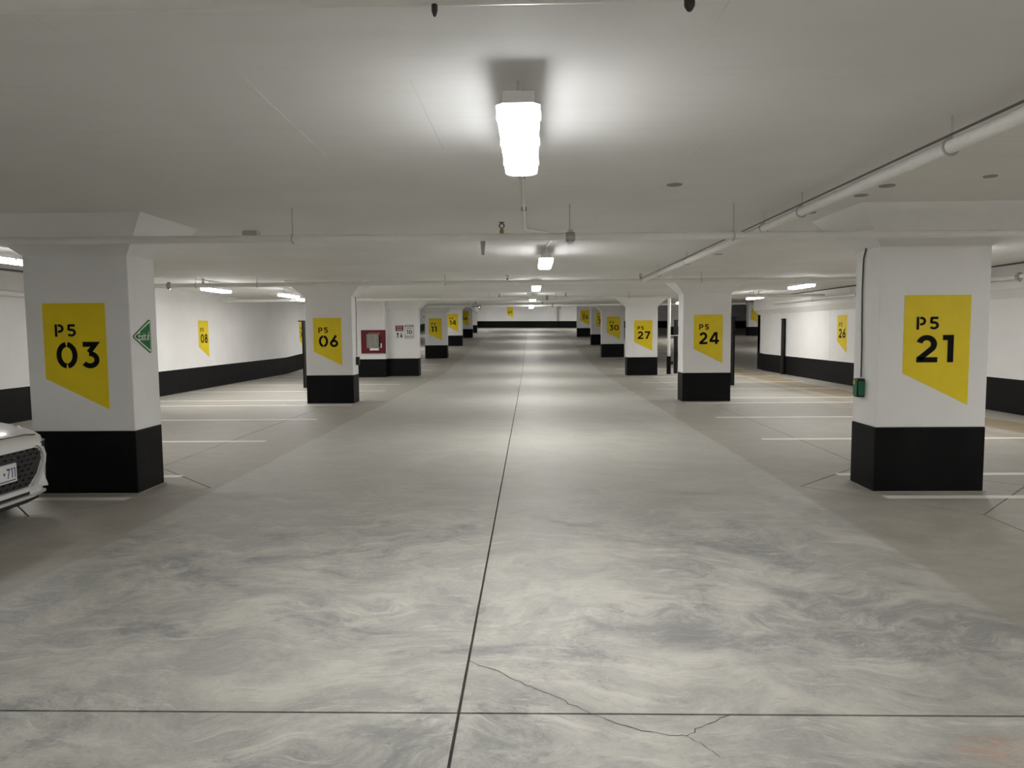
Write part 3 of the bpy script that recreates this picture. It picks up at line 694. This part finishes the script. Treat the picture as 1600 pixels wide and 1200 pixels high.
detector(XR, -1, 7.20, 2.45, .90, 'green and black gas detector on a cable on the side of column 21')
detector(XL, 1, 15.96, 2.47, .84, 'dark gas detector on a cable on the side of column 06', green=False)

# ------------------------------------------------------------------ parked car (nose towards the aisle, +X)
CX, CY = -4.30, 5.56
car = empty('car', (CX, CY, 0), 'white car with black grille parked nose out beside column 03', 'car')
def ring(x, wd, zb, zs, zt, tw):
    """half widths: wd at the belt, tw factor at the top"""
    pts = [(0, zb), (wd * .55, zb), (wd * .9, zb + .015), (wd, zb + .09), (wd * 1.01, (zb + zs) / 2), (wd * .985, zs), (wd * (tw + .985) / 2 + .02, zs + (zt - zs) * .62), (wd * tw, zt - (zt - zs) * .10), (wd * tw * .5, zt - .004), (0, zt)]
    full = [(-a, b) for a, b in reversed(pts[1:-1])]
    return [(CX + x, CY + a, b) for a, b in pts] + [(CX + x, CY + a, b) for a, b in full]
st_ = [(0.0, .50, .21, .58, .630, .92), (-.012, .545, .205, .60, .665, .90), (-.04, .60, .20, .62, .70, .86), (-.10, .69, .20, .64, .735, .84), (-.22, .78, .20, .66, .765, .84), (-.42, .845, .20, .70, .80, .84),
       (-.80, .885, .19, .76, .86, .84), (-1.25, .90, .19, .80, .93, .86), (-1.9, .905, .19, .83, .965, .9), (-2.9, .905, .19, .85, .97, .9), (-3.6, .90, .20, .87, 1.0, .88), (-4.2, .87, .22, .88, 1.01, .86), (-4.5, .80, .28, .86, .99, .86), (-4.62, .70, .34, .80, .93, .86)]
MB().loft([ring(*s_) for s_ in st_]).build('body', 'car_white', car, True)
def cab_ring(x, wd, z0, z1, tw):
    pts = [(0, z0), (wd, z0), (wd * (1 + tw) / 2 + .02, (z0 + z1) / 2), (wd * tw, z1 - .03), (wd * tw * .55, z1), (0, z1 + .008)]
    return [(CX + x, CY + a, b) for a, b in pts] + [(CX + x, CY - a, b) for a, b in reversed(pts[1:-1])]
MB().loft([cab_ring(-1.22, .72, .90, .93, .95), cab_ring(-1.95, .80, .90, 1.33, .76), cab_ring(-2.35, .82, .90, 1.40, .74), cab_ring(-3.0, .82, .90, 1.40, .74), cab_ring(-3.6, .80, .92, 1.27, .76), cab_ring(-4.2, .70, .96, 1.02, .9)]).build('windows', 'car_gloss_black', car, True)
MB().loft([[(CX + x, CY + a, b) for a, b in ((-.58, z - .05), (-.35, z), (0, z + .012), (.35, z), (.58, z - .05), (.5, z - .06), (-.5, z - .06))] for x, z in ((-1.98, 1.345), (-2.35, 1.415), (-3.0, 1.415), (-3.55, 1.30))]).build('roof', 'car_white', car, True)
# hood shut line
MB().tube([(CX - .085, CY - .56, .715), (CX - .062, CY - .40, .737), (CX - .055, CY, .742), (CX - .062, CY + .40, .737), (CX - .085, CY + .56, .715), (CX - .35, CY + .70, .775), (CX - 1.2, CY + .76, .895)], .006, 6).build('hood_gap', 'car_black', car)
# wheels
for wx, wy in ((-.95, .80), (-.95, -.80), (-3.65, .80), (-3.65, -.80)):
    s_ = 1 if wy > 0 else -1
    wh = MB().lathe([(.21, -.10), (.31, -.105), (.325, -.08), (.33, 0), (.325, .08), (.31, .105), (.21, .10)], (CX + wx, CY + wy, .33), 28, 'y').build('wheel', 'tyre_rubber', car, True)
    MB().lathe([(0, s_ * .075), (.05, s_ * .095), (.06, s_ * .08), (.19, s_ * .095), (.215, s_ * .11), (.215, s_ * .05), (0, s_ * .05)], (CX + wx, CY + wy, .33), 20, 'y').build('rim', 'rim_alloy', wh, True)
    MB().lathe([(.0, s_ * .085), (.345, s_ * .085), (.385, s_ * .108), (.385, s_ * .118), (.0, s_ * .118)], (CX + wx, CY + wy - s_ * .015, .34), 28, 'y').build('wheel_arch', 'car_black', car)
# front fascia
fc = Face((CX, CY, 0), (0, 1, 0), (1, 0, 0))
gp = [(-.31, .305), (.31, .305), (.42, .40), (.485, .52), (.475, .585), (.42, .622), (-.42, .622), (-.475, .585), (-.485, .52), (-.42, .40)]
fc.slab(gp, -.06, .012, 'grille', 'car_black', car)
gr = MB()
for row in range(8):                                     # raised honeycomb of the grille
    z = .325 + row * .040
    for k in range(-6, 7):
        y = (k + (row % 2) * .5) * .075; hw_ = .30 + (z - .305) / .2 * .16 if z < .5 else .455
        if abs(y) < min(.455, hw_): gr.prism([(CY + y - .030, z), (CY + y - .014, z + .013), (CY + y + .014, z + .013), (CY + y + .030, z), (CY + y + .018, z + .004), (CY + y - .018, z + .004)], CX + .012, CX + .026, 'x')
tag(gr.build('grille_mesh', 'car_gloss_black', car), kind='stuff')
for s_ in (1, -1):
    tr = [(.44, .640), (.485, .605), (.512, .545), (.500, .48), (.44, .385), (.345, .300), (.41, .300), (.475, .375), (.530, .475), (.540, .545), (.515, .615)]
    fc.slab([(s_ * a, b) for a, b in tr], -.10, .022, 'grille_trim', 'car_trim', car)
    fn = [(.36, .288), (.47, .40), (.500, .42), (.525, .36), (.560, .285), (.565, .26), (.50, .270)]
    fc.slab([(s_ * a, b) for a, b in fn], -.14, .006, 'bumper_corner', 'car_white', car)
    MB().loft([[(CX - dx, CY + s_ * y, z) for z in (.585, .655)] + [(CX - dx - .05, CY + s_ * y, z) for z in (.665, .58)] for dx, y in ((.012, .53), (.035, .60), (.085, .685), (.185, .775), (.36, .840))]).build('headlight', 'headlight_glass', car, True)
def lip(z0, z1, ye, x_, name, mat, tip=0.0):
    pl = [(-.30, 0)] + []
    mb = MB(); ysx = [(-ye - .06, .22), (-ye, .05), (-ye * .6, .008), (0, 0), (ye * .6, .008), (ye, .05), (ye + .06, .22)]
    mb.loft([[(CX + x_ - dx, CY + y, z0 + (tip if abs(y) >= ye else 0)), (CX + x_ - dx, CY + y, z1 + (tip if abs(y) >= ye else 0)), (CX - dx - .12, CY + y, z1), (CX - dx - .12, CY + y, z0)] for y, dx in ysx]); mb.build(name, mat, car)
lip(.262, .298, .50, .030, 'bumper_blade', 'car_white')
lip(.232, .262, .53, .012, 'lower_intake', 'car_gloss_black')
lip(.208, .232, .55, .045, 'front_splitter', 'car_trim', .006)
lip(.165, .208, .50, .010, 'underside_lip', 'car_black')
pl = fc.slab([(-.15, .39), (.155, .39), (.155, .535), (-.15, .535)], .028, .034, 'licence_plate', 'sign_white', car)
fc.slab([(-.156, .385), (.161, .385), (.161, .540), (-.156, .540)], .020, .028, 'plate_frame', 'car_trim', car)
fc.flat(stroke_text('711', .040, .424, .082, hw=.085, gap=.22, total=.100), 0, 0, .0355, 'plate_number', 'plate_blue', pl)
fc.slab([(.006, .455), (.022, .455), (.022, .475), (.006, .475)], .034, .0355, 'plate_crown', 'plate_blue', pl)
fc.slab([(-.13, .400), (.14, .400), (.14, .408), (-.13, .408)], .034, .0355, 'plate_motto_line', 'plate_blue', pl)
MB().lathe([(0, 0), (.028, 0), (.024, .006), (0, .006)], (CX - .005, CY + .0, .665), 16, 'x').build('emblem', 'car_gloss_black', car)
for s_ in (1, -1): MB().box(CX - 1.75, CX - 1.60, CY + s_ * .98 - .09, CY + s_ * .98 + .09, .95, 1.06).build('door_mirror', 'car_white', car, bevel=.025)
